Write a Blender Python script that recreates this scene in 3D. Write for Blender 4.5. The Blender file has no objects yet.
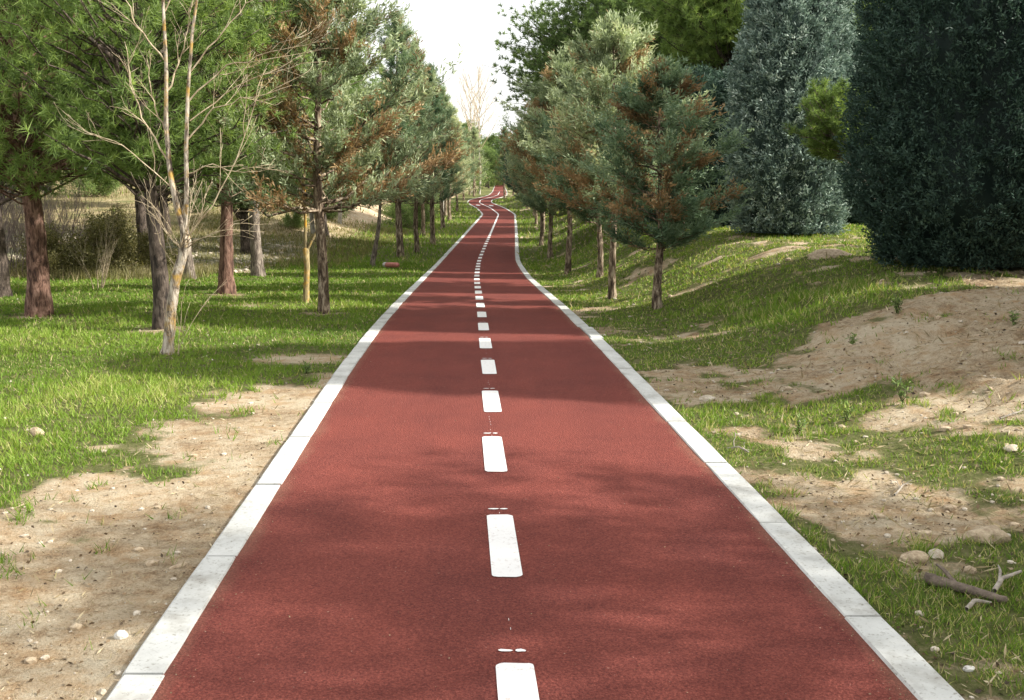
import bpy, math, random
import numpy as np
R = math.radians
rng = np.random.default_rng(7)
random.seed(7)

# ------------------------------------------------------------------ noise
def _hash(ix, iy, seed):
    h = (ix.astype(np.int64) * 374761393 + iy.astype(np.int64) * 668265263 + seed * 974634777) & 0xFFFFFFFF
    h = ((h ^ (h >> 13)) * 1274126177) & 0xFFFFFFFF
    return ((h ^ (h >> 16)) & 0xFFFF) / 65535.0
def vnoise(x, y, seed=0):
    x = np.asarray(x, float); y = np.asarray(y, float)
    ix = np.floor(x); iy = np.floor(y); fx = x - ix; fy = y - iy
    fx = fx * fx * (3 - 2 * fx); fy = fy * fy * (3 - 2 * fy)
    a = _hash(ix, iy, seed); b = _hash(ix + 1, iy, seed); c = _hash(ix, iy + 1, seed); d = _hash(ix + 1, iy + 1, seed)
    return (a + (b - a) * fx) * (1 - fy) + (c + (d - c) * fx) * fy
def fbm(x, y, scale, seed=0, octv=4):
    v = 0; a = 1; t = 0
    for k in range(octv):
        v = v + a * vnoise(np.asarray(x) / scale * 2 ** k + 17.3 * k, np.asarray(y) / scale * 2 ** k - 9.1 * k, seed + k); t += a; a *= .5
    return v / t
def sst(a, b, x):
    t = np.clip((x - a) / (b - a), 0, 1); return t * t * (3 - 2 * t)

# ------------------------------------------------------------------ the lie of the land (metres)
_yy = np.arange(-10, 601, .5)
_k = np.exp(-.5 * (np.arange(-12, 13) * .5 / 2.2) ** 2); _k /= _k.sum()
def _smooth(py, pv):
    v = np.interp(_yy, py, pv); vp = np.pad(v, 12, mode='edge')
    # linear extension keeps the ends straight
    vp[:12] = v[0] - (v[1] - v[0]) * np.arange(12, 0, -1); vp[-12:] = v[-1]
    return np.convolve(vp, _k, 'valid')
_CX = _smooth([-10, 3, 10.5, 15.5, 25.5, 35.4, 51.8, 85, 98, 111, 121, 133, 150, 190, 260, 600],
              [.77, .08, -.31, -.52, -.92, -1.17, -1.12, -1.09, -2.1, -3.6, -3.75, -2.6, -2.1, -2.3, -3.2, -8])
_PZ = _smooth([-10, 10.5, 15.5, 25.5, 35, 52, 85, 111, 131, 180, 260, 400, 600],
              [0, -.02, -.14, -.5, -.72, -.5, -.12, .58, 1.08, 1.7, 3.1, 6, 9])
def cx(y): return np.interp(y, _yy, _CX)
def pz(y): return np.interp(y, _yy, _PZ)
HALF = 1.43          # half width of the path to the outer kerb faces
def ground(x, y):
    x = np.asarray(x, float); y = np.asarray(y, float)
    t = x - cx(y); z = pz(y) - .02
    # right bank
    o = np.clip(t - HALF, 0, None)
    amp = np.interp(y, [0, 5, 10, 16, 22, 40, 80, 140, 600], [.30, .40, .62, .95, 1.25, 1.35, 1.3, .8, .6])
    wid = np.interp(y, [0, 10, 20, 60], [4.4, 4.2, 4.0, 5.0])
    bank = amp * sst(.1, 1, o / wid) + .02 * np.clip(o - wid, 0, 40)
    bank = bank + .09 * (fbm(x, y, 2.2, 3) - .5) * sst(.3, 1.6, o)
    z = z + np.where(t > HALF, bank, 0)
    # left lawn, stony hollow and dry bank behind
    q = np.clip(-t - HALF, 0, None)
    z = z + np.where(t < -HALF, .12 * (fbm(x, y, 2.6, 11) - .5) * sst(.2, 1.5, q), 0)
    lv = np.interp(y, [0, 15, 26, 34, 44, 50, 62, 80, 120, 600], [0, 0, .10, .15, .7, 1.3, 2.2, 2.9, 3.5, 5])
    z = z + np.where(t < -HALF, lv * sst(3, 11, q), 0)
    rg = 1 - np.abs(2 * fbm(x * 1.0 + y * .5, y * 1.6 - x * .4, 1.1, 24, 5) - 1)          # little washed-out ledges
    z = z + np.where(t > HALF, .16 * (rg - .75) * sst(1.0, 2.4, o) * sst(20, 13, y), 0)
    # fine lumps of the soil
    o2 = np.clip(np.abs(t) - HALF, 0, None)
    z = z + (.06 * (fbm(x, y, .5, 21) - .5) + .022 * (fbm(x, y, .13, 22, 2) - .5)) * sst(.02, .5, o2)
    return z
def cover(x, y):
    """how much grass grows here, 0 bare soil .. 1 lush"""
    x = np.asarray(x, float); y = np.asarray(y, float)
    t = x - cx(y)
    big = fbm(x, y, 1.3, 31); fine = fbm(x, y, .26, 41)
    n = (big - .5) * 1.3 + (fine - .5) * 1.0
    # left
    edge = np.interp(y, [0, 4.0, 5.3, 6, 8.2, 9.0, 9.6, 11], [-9, -6.0, -3.2, -2.45, -2.4, -2.1, -1.4, -1.0])
    gl = sst(-.6, .6, (edge - x) * .8 + n * 1.1 + (fbm(x, y, .5, 52, 5) - .5) * 1.3)
    gl = np.maximum(gl, .55 * sst(.28, .6, n))
    def blob(bx, by, rx, ry, k=1.): return k * np.exp(-(((x - bx) / rx) ** 2 + ((y - by) / ry) ** 2))
    gl = gl * (1 - np.clip(blob(-2.2, 10.3, .65, .45, 1.1) + blob(-3.6, 12.6, .5, .3, .5) + blob(-4.6, 16.3, .9, .7, .7), 0, 1))
    for tx_, ty_ in ((-6.97, 14.5), (-4.62, 12.9), (-5.57, 19.4), (-2.87, 15.0)): gl = gl * (1 - blob(tx_, ty_, .55, .45, .8))
    far = sst(26, 29, y + 2 * (big - .5)) * sst(6.3, 8.8, -x + n)
    gl = gl * (1 - .97 * far)
    # right
    b = .54 + .22 * sst(10.5, 13, y) - blob(2.9, 8.6, 1.3, .5, .9) - blob(4.6, 9.4, 1.5, 1.3, .85) - blob(1.85, 5.2, .45, .6, .7) - blob(5.8, 11.3, 2.6, 1.7, .8) - blob(3.9, 7.3, 1.3, .8, .6) \
        - blob(2.2, 12.3, .6, .8, .35) - blob(4.6, 16.5, .6, .5, .9) + blob(3.3, 12.2, .9, 1.6, .7) + blob(4.3, 11.2, .9, .45, .9) + blob(1.9, 10.6, .6, 1.2, .5) + blob(2.9, 5.6, .5, .4, .3)
    b = b - .10 * sst(9, 4, y)
    patch = (fbm(x, y, .5, 51, 5) - .5) * 2.0
    gr = sst(.0, 1.0, b + .08 + n * .8 + patch * np.where(y > 12, .85, 1))
    return np.clip(np.where(t > 0, gr, gl), 0, 1)

# ------------------------------------------------------------------ scene, materials
sc = bpy.context.scene
col = sc.collection
def link(o): col.objects.link(o); return o
def nodes_of(m): m.use_nodes = True; return m.node_tree.nodes, m.node_tree.links
def new_mat(name):
    m = bpy.data.materials.new(name); n, l = nodes_of(m)
    return m, n, l, n['Principled BSDF']
def ramp(n, stops, interp='LINEAR'):
    r = n.new('ShaderNodeValToRGB'); cr = r.color_ramp; cr.interpolation = interp
    while len(cr.elements) < len(stops): cr.elements.new(.5)
    for e, (p, c) in zip(cr.elements, stops): e.position = p; e.color = (*c, 1)
    return r
def noise(n, l, scale, detail=4, rough=.6, coord=None, dist=0):
    t = n.new('ShaderNodeTexNoise'); t.inputs['Scale'].default_value = scale
    t.inputs['Detail'].default_value = detail; t.inputs['Roughness'].default_value = rough
    t.inputs['Distortion'].default_value = dist
    if coord is not None: l.new(coord, t.inputs['Vector'])
    return t
def objcoord(n): return n.new('ShaderNodeTexCoord').outputs['Object']
def geopos(n): return n.new('ShaderNodeNewGeometry').outputs['Position']
def mix(n, l, a, b, f, mode='MIX'):
    m = n.new('ShaderNodeMix'); m.data_type = 'RGBA'; m.blend_type = mode
    for s, v in ((6, a), (7, b)):
        if isinstance(v, tuple): m.inputs[s].default_value = (*v, 1)
        else: l.new(v, m.inputs[s])
    if isinstance(f, (int, float)): m.inputs[0].default_value = f
    else: l.new(f, m.inputs[0])
    return m.outputs[2]
def bump(n, l, h, strength, dist, b):
    k = n.new('ShaderNodeBump'); k.inputs['Strength'].default_value = strength; k.inputs['Distance'].default_value = dist
    l.new(h, k.inputs['Height']); l.new(k.outputs[0], b.inputs['Normal']); return k

def leaf_mat(name, stops, trans=.3, rough=.6, tcol=None):
    """foliage whose hue varies from leaf to leaf by the mesh's own 'tint'"""
    m, n, l, b = new_mat(name)
    a = n.new('ShaderNodeAttribute'); a.attribute_name = 'tint'
    oi = n.new('ShaderNodeObjectInfo')
    mm = n.new('ShaderNodeMath'); mm.operation = 'MULTIPLY_ADD'; l.new(oi.outputs['Random'], mm.inputs[0]); mm.inputs[1].default_value = .24
    l.new(a.outputs['Fac'], mm.inputs[2])
    m2 = n.new('ShaderNodeMath'); m2.operation = 'SUBTRACT'; l.new(mm.outputs[0], m2.inputs[0]); m2.inputs[1].default_value = .12
    r = ramp(n, stops); l.new(m2.outputs[0], r.inputs[0])
    l.new(r.outputs[0], b.inputs['Base Color']); b.inputs['Roughness'].default_value = rough
    b.inputs['Specular IOR Level'].default_value = .25
    t = n.new('ShaderNodeBsdfTranslucent')
    l.new(mix(n, l, r.outputs[0], tcol or (1.0, .95, .35), 1.0, 'MULTIPLY') if True else r.outputs[0], t.inputs[0])
    s = n.new('ShaderNodeMixShader'); s.inputs[0].default_value = trans
    l.new(b.outputs[0], s.inputs[1]); l.new(t.outputs[0], s.inputs[2]); l.new(s.outputs[0], n['Material Output'].inputs[0])
    return m
M = {}
M['pine'] = leaf_mat('pine_needles', [(0, (.080, .128, .042)), (.35, (.195, .29, .088)), (.7, (.34, .46, .145)), (1, (.50, .58, .24))], .5, tcol=(1, 1, .60))
M['pine_yellow'] = leaf_mat('yellow_green_needles', [(0, (0.081, 0.127, 0.023)), (.4, (0.207, 0.282, 0.046)), (.75, (0.345, 0.414, 0.069)), (1, (0.483, 0.483, 0.115))], 0.5)
M['pine_deep'] = leaf_mat('deep_green_foliage', [(0, (.075, .12, .045)), (.4, (.165, .25, .09)), (.75, (.29, .40, .145)), (1, (.40, .50, .20))], .55, tcol=(1, .98, .70))
M['silver'] = leaf_mat('silvery_cypress_leaves', [(0, (.042, .065, .034)), (.3, (.135, .18, .098)), (.6, (.31, .37, .22)), (.84, (.49, .56, .35)), (1, (.62, .65, .40))], .32, tcol=(.95, 1, .7))
M['silver_dark'] = leaf_mat('grey_green_cypress_leaves', [(0, (.026, .054, .032)), (.4, (.105, .175, .10)), (.75, (.24, .33, .20)), (1, (.43, .50, .30))], .32, tcol=(.95, 1, .7))
M['blue'] = leaf_mat('blue_cypress_leaves', [(0, (0.034, 0.062, 0.050)), (0.35, (0.134, 0.196, 0.162)), (0.6, (0.336, 0.426, 0.358)), (1, (0.694, 0.750, 0.672))], 0.15, tcol=(.9, 1, .9))
M['darkcyp'] = leaf_mat('dark_cypress_leaves', [(0, (.014, .030, .024)), (.5, (.046, .086, .064)), (.85, (.10, .16, .115)), (1, (.16, .23, .16))], .2, tcol=(.9, 1, .8))
M['brown'] = leaf_mat('brown_cypress_tips', [(0, (.095, .062, .035)), (.4, (.225, .15, .075)), (.75, (.38, .26, .13)), (1, (.52, .40, .23))], .28, tcol=(1, .85, .6))
M['grass'] = leaf_mat('grass_blades', [(0, (.050, .10, .016)), (.4, (.125, .22, .030)), (.78, (.23, .35, .05)), (.9, (.34, .42, .10)), (1, (.55, .48, .26))], .40, tcol=(1, 1, .4))
M['straw'] = leaf_mat('dry_straw', [(0, (.20, .16, .08)), (.5, (.38, .31, .18)), (1, (.58, .50, .33))], .25, tcol=(1, .9, .7))
M['litter'] = leaf_mat('dead_leaf_bits', [(0, (.05, .035, .022)), (.4, (.20, .14, .08)), (.8, (.42, .34, .22)), (1, (.65, .60, .50))], .1, tcol=(1, .9, .7))
M['twig_purple'] = leaf_mat('purple_brown_twigs', [(0, (.12, .085, .085)), (0.5, (.24, .18, .17)), (1, (.38, .30, .27))], 0.05, tcol=(1, .9, .9))
M['olive'] = leaf_mat('olive_shrub_leaves', [(0, (.10, .10, .045)), (0.5, (.24, .23, .10)), (1, (.42, .38, .20))], 0.35)

def bark(name, c1, c2, c3, sx=9, bumpd=.02, lichen=None):
    m, n, l, b = new_mat(name)
    co = objcoord(n)
    mp = n.new('ShaderNodeMapping'); mp.inputs['Scale'].default_value = (1, 1, .28); l.new(co, mp.inputs[0])
    a = noise(n, l, sx * 2.2, 6, .7, mp.outputs[0], .6); r = ramp(n, [(.40, c1), (.50, c2), (.62, c3)]); l.new(a.outputs[0], r.inputs[0])
    out = r.outputs[0]
    if lichen:
        q = noise(n, l, 6.5, 3, .6, co, .4); rr = ramp(n, [(.49, (0, 0, 0)), (.66, (.9, .9, .9))]); l.new(q.outputs[0], rr.inputs[0])
        out = mix(n, l, out, lichen, rr.outputs[0])
    l.new(out, b.inputs['Base Color']); b.inputs['Roughness'].default_value = .9
    b.inputs['Specular IOR Level'].default_value = .15
    bump(n, l, a.outputs[0], .9, bumpd, b)
    return m
M['bark_pine'] = bark('reddish_pine_bark', (.050, .030, .024), (.15, .085, .062), (.27, .17, .13))
M['bark_grey'] = bark('grey_bark', (.07, .055, .045), (.17, .14, .115), (.33, .28, .23))
M['bark_cypress'] = bark('brown_cypress_bark', (.05, .035, .026), (.17, .125, .085), (.46, .38, .28), 7)
M['bark_dark'] = bark('dark_bark', (.03, .025, .022), (.08, .062, .05), (.15, .12, .10))
M['bark_pale'] = bark('pale_smooth_bark', (.22, .20, .17), (.40, .37, .32), (.58, .55, .49), 6, .005)
M['bark_lichen'] = bark('pale_bark_with_orange_lichen', (.09, .07, .055), (.33, .28, .22), (.58, .52, .43), 9, .012, (.40, .25, .06))
M['bark_yellow'] = bark('bark_covered_in_yellow_lichen', (.16, .13, .08), (.30, .24, .12), (.45, .36, .2), 7, .008, (.55, .30, .03))
M['bark_twig'] = bark('pale_tan_twigs', (.27, .21, .14), (.46, .37, .25), (.62, .53, .38), 6, .002)

# soil, grass floor
m, n, l, b = new_mat('soil_and_turf'); M['ground'] = m
pos = geopos(n)
at = n.new('ShaderNodeAttribute'); at.attribute_name = 'cover'
n1 = noise(n, l, 1.1, 6, .65, pos); n2 = noise(n, l, 14, 5, .75, pos); n3 = noise(n, l, 90, 4, .75, pos); n4 = noise(n, l, 5, 5, .7, pos)
soil = ramp(n, [(.20, (.20, .14, .09)), (.36, (.41, .31, .20)), (.52, (.61, .49, .335)), (.75, (.76, .66, .49))])
add = n.new('ShaderNodeMath'); add.operation = 'MULTIPLY_ADD'; l.new(n2.outputs[0], add.inputs[0]); add.inputs[1].default_value = .8
sub = n.new('ShaderNodeMath'); sub.operation = 'MULTIPLY_ADD'; l.new(n3.outputs[0], sub.inputs[0]); sub.inputs[1].default_value = .8; l.new(n1.outputs[0], sub.inputs[2])
l.new(sub.outputs[0], add.inputs[2])
s2 = n.new('ShaderNodeMath'); s2.operation = 'SUBTRACT'; l.new(add.outputs[0], s2.inputs[0]); s2.inputs[1].default_value = .78
l.new(s2.outputs[0], soil.inputs[0])
rust = ramp(n, [(.45, (1, 1, 1)), (.7, (.80, .64, .50))]); l.new(n4.outputs[0], rust.inputs[0])
soilc = mix(n, l, soil.outputs[0], rust.outputs[0], 1.0, 'MULTIPLY')
turf = ramp(n, [(.3, (.07, .085, .028)), (.5, (.15, .165, .055)), (.7, (.30, .27, .14))]); l.new(n2.outputs[0], turf.inputs[0])
# moss-like thin growth breaks the border of the mask
ma = n.new('ShaderNodeMath'); ma.operation = 'MULTIPLY_ADD'; l.new(n2.outputs[0], ma.inputs[0]); ma.inputs[1].default_value = 1.1; l.new(at.outputs['Fac'], ma.inputs[2])
mr = n.new('ShaderNodeMapRange'); mr.interpolation_type = 'SMOOTHSTEP'; mr.inputs[1].default_value = .78; mr.inputs[2].default_value = 1.12; l.new(ma.outputs[0], mr.inputs[0])
c = mix(n, l, soilc, turf.outputs[0], mr.outputs[0])
# the stony hollow and straw bank far left
sa = n.new('ShaderNodeAttribute'); sa.attribute_name = 'stony'
vor = n.new('ShaderNodeTexVoronoi'); vor.inputs['Scale'].default_value = 3.2; l.new(pos, vor.inputs['Vector'])
sr = ramp(n, [(.0, (.36, .35, .31)), (.35, (.20, .21, .15)), (.6, (.12, .14, .07)), (1, (.20, .23, .12))]); l.new(vor.outputs['Distance'], sr.inputs[0])
c = mix(n, l, c, sr.outputs[0], sa.outputs['Fac'])
ta = n.new('ShaderNodeAttribute'); ta.attribute_name = 'straw'
tr = ramp(n, [(.35, (.16, .18, .07)), (.5, (.33, .28, .14)), (.65, (.50, .40, .25))]); l.new(n1.outputs[0], tr.inputs[0])
c = mix(n, l, c, tr.outputs[0], ta.outputs['Fac'])
l.new(c, b.inputs['Base Color']); b.inputs['Roughness'].default_value = .95; b.inputs['Specular IOR Level'].default_value = .1
bump(n, l, s2.outputs[0], 1.0, .05, b)

# red surfacing
m, n, l, b = new_mat('red_asphalt'); M['asphalt'] = m
pos = geopos(n)
g1 = noise(n, l, 105, 4, .85, pos); g2 = noise(n, l, 1.4, 5, .6, pos); g3 = n.new('ShaderNodeTexVoronoi'); g3.inputs['Scale'].default_value = 95; l.new(pos, g3.inputs['Vector'])
base = ramp(n, [(.28, (.072, .018, .015)), (.5, (.174, .043, .034)), (.74, (.39, .115, .082))]); l.new(g1.outputs[0], base.inputs[0])
wear = ramp(n, [(.3, (.84, .85, .88)), (.5, (.97, .97, .97)), (.7, (1.08, 1.06, 1.04))]); l.new(g2.outputs[0], wear.inputs[0])
c = mix(n, l, base.outputs[0], wear.outputs[0], 1, 'MULTIPLY')
sp = noise(n, l, 60, 2, .5, pos); spr = ramp(n, [(.74, (0, 0, 0)), (.80, (1, 1, 1))]); l.new(sp.outputs[0], spr.inputs[0])
c = mix(n, l, c, (.50, .36, .28), spr.outputs[0])
st = n.new('ShaderNodeMapping'); st.inputs['Scale'].default_value = (1.6, .16, 1); l.new(pos, st.inputs[0])
g5 = noise(n, l, 1.0, 5, .65, st.outputs[0]); g5r = ramp(n, [(.38, (.90, .91, .93)), (.6, (1.04, 1.04, 1.03))]); l.new(g5.outputs[0], g5r.inputs[0])
c = mix(n, l, c, g5r.outputs[0], 1, 'MULTIPLY')
ea = n.new('ShaderNodeAttribute'); ea.attribute_name = 'edge'          # soil blown in along the kerbs
em = n.new('ShaderNodeMath'); em.operation = 'MULTIPLY_ADD'; l.new(g2.outputs[0], em.inputs[0]); em.inputs[1].default_value = .22; l.new(ea.outputs['Fac'], em.inputs[2])
er = n.new('ShaderNodeMapRange'); er.inputs[1].default_value = 1.04; er.inputs[2].default_value = 1.15; er.inputs[4].default_value = .42; l.new(em.outputs[0], er.inputs[0])
c = mix(n, l, c, (.30, .20, .13), er.outputs[0])
l.new(c, b.inputs['Base Color']); b.inputs['Roughness'].default_value = .9; b.inputs['Specular IOR Level'].default_value = .18
ad = n.new('ShaderNodeMath'); ad.operation = 'ADD'; l.new(g1.outputs[0], ad.inputs[0]); l.new(g3.outputs['Distance'], ad.inputs[1])
bump(n, l, ad.outputs[0], .8, .008, b)

# white paint / kerb
m, n, l, b = new_mat('worn_white_paint'); M['paint'] = m
pos = geopos(n)
p1_ = noise(n, l, 45, 4, .7, pos); r = ramp(n, [(.27, (.30, .14, .11)), (.33, (.62, .58, .55)), (.45, (.80, .79, .77))]); l.new(p1_.outputs[0], r.inputs[0])
l.new(r.outputs[0], b.inputs['Base Color']); b.inputs['Roughness'].default_value = .7
bump(n, l, p1_.outputs[0], .4, .003, b)
m, n, l, b = new_mat('whitened_concrete_kerb'); M['kerb'] = m
pos = geopos(n)
k1 = noise(n, l, 3.5, 5, .65, pos); k2 = noise(n, l, 55, 4, .7, pos)
r = ramp(n, [(.28, (.32, .31, .28)), (.48, (.52, .525, .50)), (.75, (.63, .635, .61))]); l.new(k1.outputs[0], r.inputs[0])
r2 = ramp(n, [(.30, (.50, .47, .42)), (.44, (1, 1, 1))]); l.new(k2.outputs[0], r2.inputs[0])
l.new(mix(n, l, r.outputs[0], r2.outputs[0], 1, 'MULTIPLY'), b.inputs['Base Color']); b.inputs['Roughness'].default_value = .85
bump(n, l, k2.outputs[0], .35, .004, b)
def plain(name, c1, c2, scale, rough=.85, bd=.01, stops=(.35, .65)):
    m, n, l, b = new_mat(name); co = objcoord(n)
    a = noise(n, l, scale, 5, .7, co); r = ramp(n, [(stops[0], c1), (stops[1], c2)]); l.new(a.outputs[0], r.inputs[0])
    l.new(r.outputs[0], b.inputs['Base Color']); b.inputs['Roughness'].default_value = rough; bump(n, l, a.outputs[0], .8, bd, b); return m
M['stone'] = plain('pale_limestone', (.30, .24, .17), (.62, .56, .46), 18)
M['stone_white'] = plain('white_stone', (.5, .48, .44), (.78, .76, .72), 22)
M['clod'] = plain('dry_clod', (.26, .19, .12), (.52, .42, .29), 30)
M['red'] = plain('faded_red_paint', (.38, .12, .10), (.52, .20, .17), 12, .5)
M['white'] = plain('dirty_white_paint', (.55, .5, .48), (.78, .75, .72), 12, .5)
M['rotten'] = plain('weathered_dead_wood', (.05, .035, .025), (.22, .17, .13), 14, .9, .02)
M['pale_wood'] = plain('grey_driftwood', (.20, .17, .14), (.46, .41, .35), 16, .9)
M['leaf'] = plain('dry_leaf', (.25, .15, .08), (.55, .40, .24), 20)

# ------------------------------------------------------------------ mesh helpers
def make_obj(name, V, Fc, mat, parent=None, tint=None, midx=None, mats=None, smooth=False, attrs=None):
    """V (n,3), Fc (m,k) with one k for all faces, or a list of such arrays"""
    V = np.asarray(V, np.float32); Fl = Fc if isinstance(Fc, list) else [np.asarray(Fc)]
    me = bpy.data.meshes.new(name)
    me.vertices.add(len(V)); me.vertices.foreach_set('co', V.ravel())
    loops = np.concatenate([f.ravel() for f in Fl]).astype(np.int32)
    tot = np.concatenate([np.full(len(f), f.shape[1]) for f in Fl]).astype(np.int32)
    st = np.concatenate([[0], np.cumsum(tot)[:-1]]).astype(np.int32)
    me.loops.add(len(loops)); me.loops.foreach_set('vertex_index', loops)
    me.polygons.add(len(tot)); me.polygons.foreach_set('loop_start', st); me.polygons.foreach_set('loop_total', tot)
    for mm in (mats or [mat]): me.materials.append(mm)
    if midx is not None: me.polygons.foreach_set('material_index', np.asarray(midx, np.int32))
    me.polygons.foreach_set('use_smooth', np.full(len(tot), bool(smooth)))
    if tint is not None:
        a = me.attributes.new('tint', 'FLOAT', 'FACE'); a.data.foreach_set('value', np.asarray(tint, np.float32))
    for k, v in (attrs or {}).items():
        a = me.attributes.new(k, 'FLOAT', 'POINT'); a.data.foreach_set('value', np.asarray(v, np.float32))
    me.update(); me.validate()
    o = bpy.data.objects.new(name, me); link(o)
    if parent: o.parent = parent
    return o
def unit(v): return v / np.maximum(np.linalg.norm(v, axis=-1, keepdims=True), 1e-9)
def rand_dirs(k): return unit(rng.normal(size=(k, 3)))
class Tubes:
    def __init__(s): s.V = []; s.F = []; s.n = 0
    def add(s, pts, rad, sides=8, cap=True, lump=0.):
        pts = np.asarray(pts, float); k = len(pts); rad = np.broadcast_to(np.asarray(rad, float), (k,)) if np.ndim(rad) else np.full(k, rad)
        tan = unit(np.gradient(pts, axis=0))
        ref = np.array([0, 0, 1.]) if abs(tan[0, 2]) < .8 else np.array([1., 0, 0])
        a = unit(np.cross(tan, ref)); b_ = np.cross(tan, a)
        th = np.arange(sides) / sides * 2 * np.pi
        rr = rad[:, None] * (1 + lump * (rng.random((k, sides)) - .5))
        P = pts[:, None] + rr[..., None] * (np.cos(th)[None, :, None] * a[:, None] + np.sin(th)[None, :, None] * b_[:, None])
        s.V.append(P.reshape(-1, 3))
        i = np.arange(k - 1)[:, None] * sides; j = np.arange(sides)[None]; j2 = (j + 1) % sides
        q = np.stack([i + j, i + j2, i + sides + j2, i + sides + j], -1).reshape(-1, 4) + s.n
        s.F.append(q); s.n += k * sides
        if cap:   # close the tip
            s.V.append(pts[-1:] + tan[-1:] * rad[-1] * .6); base = s.n - sides
            s.F.append(np.stack([base + np.arange(sides), base + (np.arange(sides) + 1) % sides, np.full(sides, s.n), np.full(sides, s.n)], -1)); s.n += 1
    def build(s, name, mat, parent=None):
        V = np.concatenate(s.V); Q = np.concatenate(s.F); t = Q[:, 2] == Q[:, 3]
        return make_obj(name, V, [Q[~t], Q[t][:, :3]], mat, parent, smooth=True)
def curve(p0, p1, sag=0., wob=.05, k=6):
    p0 = np.asarray(p0, float); p1 = np.asarray(p1, float); t = np.linspace(0, 1, k)[:, None]; L = np.linalg.norm(p1 - p0)
    P = p0 + (p1 - p0) * t; P[:, 2] += sag * L * (4 * t * (1 - t))[:, 0]
    w = rng.normal(size=(k, 3)) * wob * L * .3; w[0] = 0; w[-1] = 0
    return P + w
def leaves(P, D, L, Wd, shape='diamond'):
    """one small blade per row: P base, D direction, L length, Wd width"""
    k = len(P); S = unit(np.cross(D, rand_dirs(k))) * (np.asarray(Wd).reshape(-1, 1) * .5); L = np.asarray(L).reshape(-1, 1)
    if shape == 'tri':
        V = np.stack([P - S, P + S, P + D * L], 1); return V.reshape(-1, 3), np.arange(k * 3).reshape(-1, 3)
    V = np.stack([P, P + D * L * .45 + S, P + D * L, P + D * L * .45 - S], 1)
    return V.reshape(-1, 3), np.arange(k * 4).reshape(-1, 4)

# ------------------------------------------------------------------ things
def tag(o, label=None, cat=None, group=None, kind=None):
    if label: o['label'] = label
    if cat: o['category'] = cat
    if group: o['group'] = group
    if kind: o['kind'] = kind
    return o
def empty(name, loc=(0, 0, 0), rz=0):
    o = bpy.data.objects.new(name, None); o.location = loc; o.rotation_euler = (0, 0, rz); o.empty_display_size = .2
    return link(o)
def copy_tree(o, parent=None):
    c = o.copy(); col.objects.link(c)
    if parent: c.parent = parent
    for ch in list(o.children): copy_tree(ch, c)
    return c
def on(x, y, dz=-.02): return (float(x), float(y), float(ground(x, y)) + dz)

# ---- pine: limbs carry tufts of long needles
def pine(h, rad, base, seed, trunk_r=.14, mat='pine', bk='bark_pine', nb=150, tufts=13, needles=22, nl=.15, nw=.011, lean=(0, 0), flat=1., low=.75, offc=(0, 0)):
    global rng; rng = np.random.default_rng(seed)
    root = empty('pine_tree'); T = Tubes()
    top = h * .86; z = np.linspace(-.1, top, 12)
    zt_ = np.clip(z / top, 0, 1); tx = lean[0] * zt_ ** 1.4 + .05 * np.sin(z * 1.3 + seed); ty = lean[1] * zt_ ** 1.4 + .05 * np.cos(z * 1.1 + seed)
    tr = trunk_r * (1.0 - .82 * np.clip(z / top, 0, 1)) ; tr[0] = trunk_r * 1.45; tr[1] *= 1.06
    zz = np.linspace(-.1, top, 40)
    T.add(np.stack([np.interp(zz, z, tx), np.interp(zz, z, ty), zz], 1), np.interp(zz, z, tr), 12, lump=.16)
    # visible main limbs
    tips = []; zc = (base + h) / 2; hh = (h - base) / 2
    g = math.pi * (3 - 5 ** .5)
    for i in range(nb):
        f = (i + .5) / nb; zz_ = 1 - 2 * f; rr = math.sqrt(1 - zz_ ** 2); a = i * g + rng.normal() * .3
        dep = 1 - .55 * rng.random() ** 1.7
        lumpy = 1 + .18 * math.sin(3 * a + seed) * rr + float(np.clip(.12 * rng.normal(), -.3, .2))
        zt = zc + zz_ * hh * (flat if zz_ > 0 else low) * (dep * .5 + .5)
        tips.append((offc[0] + math.cos(a) * rr ** .8 * rad * dep * lumpy, offc[1] + math.sin(a) * rr ** .8 * rad * dep * lumpy, zt))
    tips = np.array(tips)
    P = []; A = []
    for i, t in enumerate(tips):
        d = math.hypot(t[0], t[1]); zs = np.clip(t[2] - d * (.45 + .25 * rng.random()), base * (.95 + .45 * rng.random() ** 1.5), top * .97)
        s = np.array([np.interp(zs, z, tx), np.interp(zs, z, ty), zs])
        c = curve(s, t, .02, .10, 7); r0 = .010 + .013 * d * (1.2 if i % 6 == 0 else .3)
        T.add(c, np.linspace(r0, .005, 7), 5)
        dr = unit((c[-1] - c[-3])[None])[0]
        u = rng.random(tufts) ** .7
        q = c[3] + (c[-1] - c[3]) * u[:, None]
        side = rand_dirs(tufts) * (.10 + .30 * rng.random((tufts, 1))) * (rad / 2.5); side[:, 2] = side[:, 2] * .6 + .03
        P.append(q + side); A.append(unit(dr * .5 + unit(side) * .8 + np.array([0, 0, .55])))
    P = np.concatenate(P); A = np.concatenate(A); k = len(P)
    Pn = np.repeat(P, needles, 0); An = np.repeat(A, needles, 0)
    D = unit(An * .6 + rand_dirs(len(Pn)) * 1.0)
    back = rng.random((len(Pn), 1)) * .08
    V, Fc = leaves(Pn - An * back, D, nl * (.6 + .6 * rng.random(len(Pn))), nw, 'tri')
    tint = np.repeat(np.clip(.42 + .26 * rng.normal(size=k), .02, .98), needles) * .7 + .3 * rng.random(len(Pn))
    T.build('trunk', M[bk], root); make_obj('crown', V, Fc, M[mat], root, tint)
    return root
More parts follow.
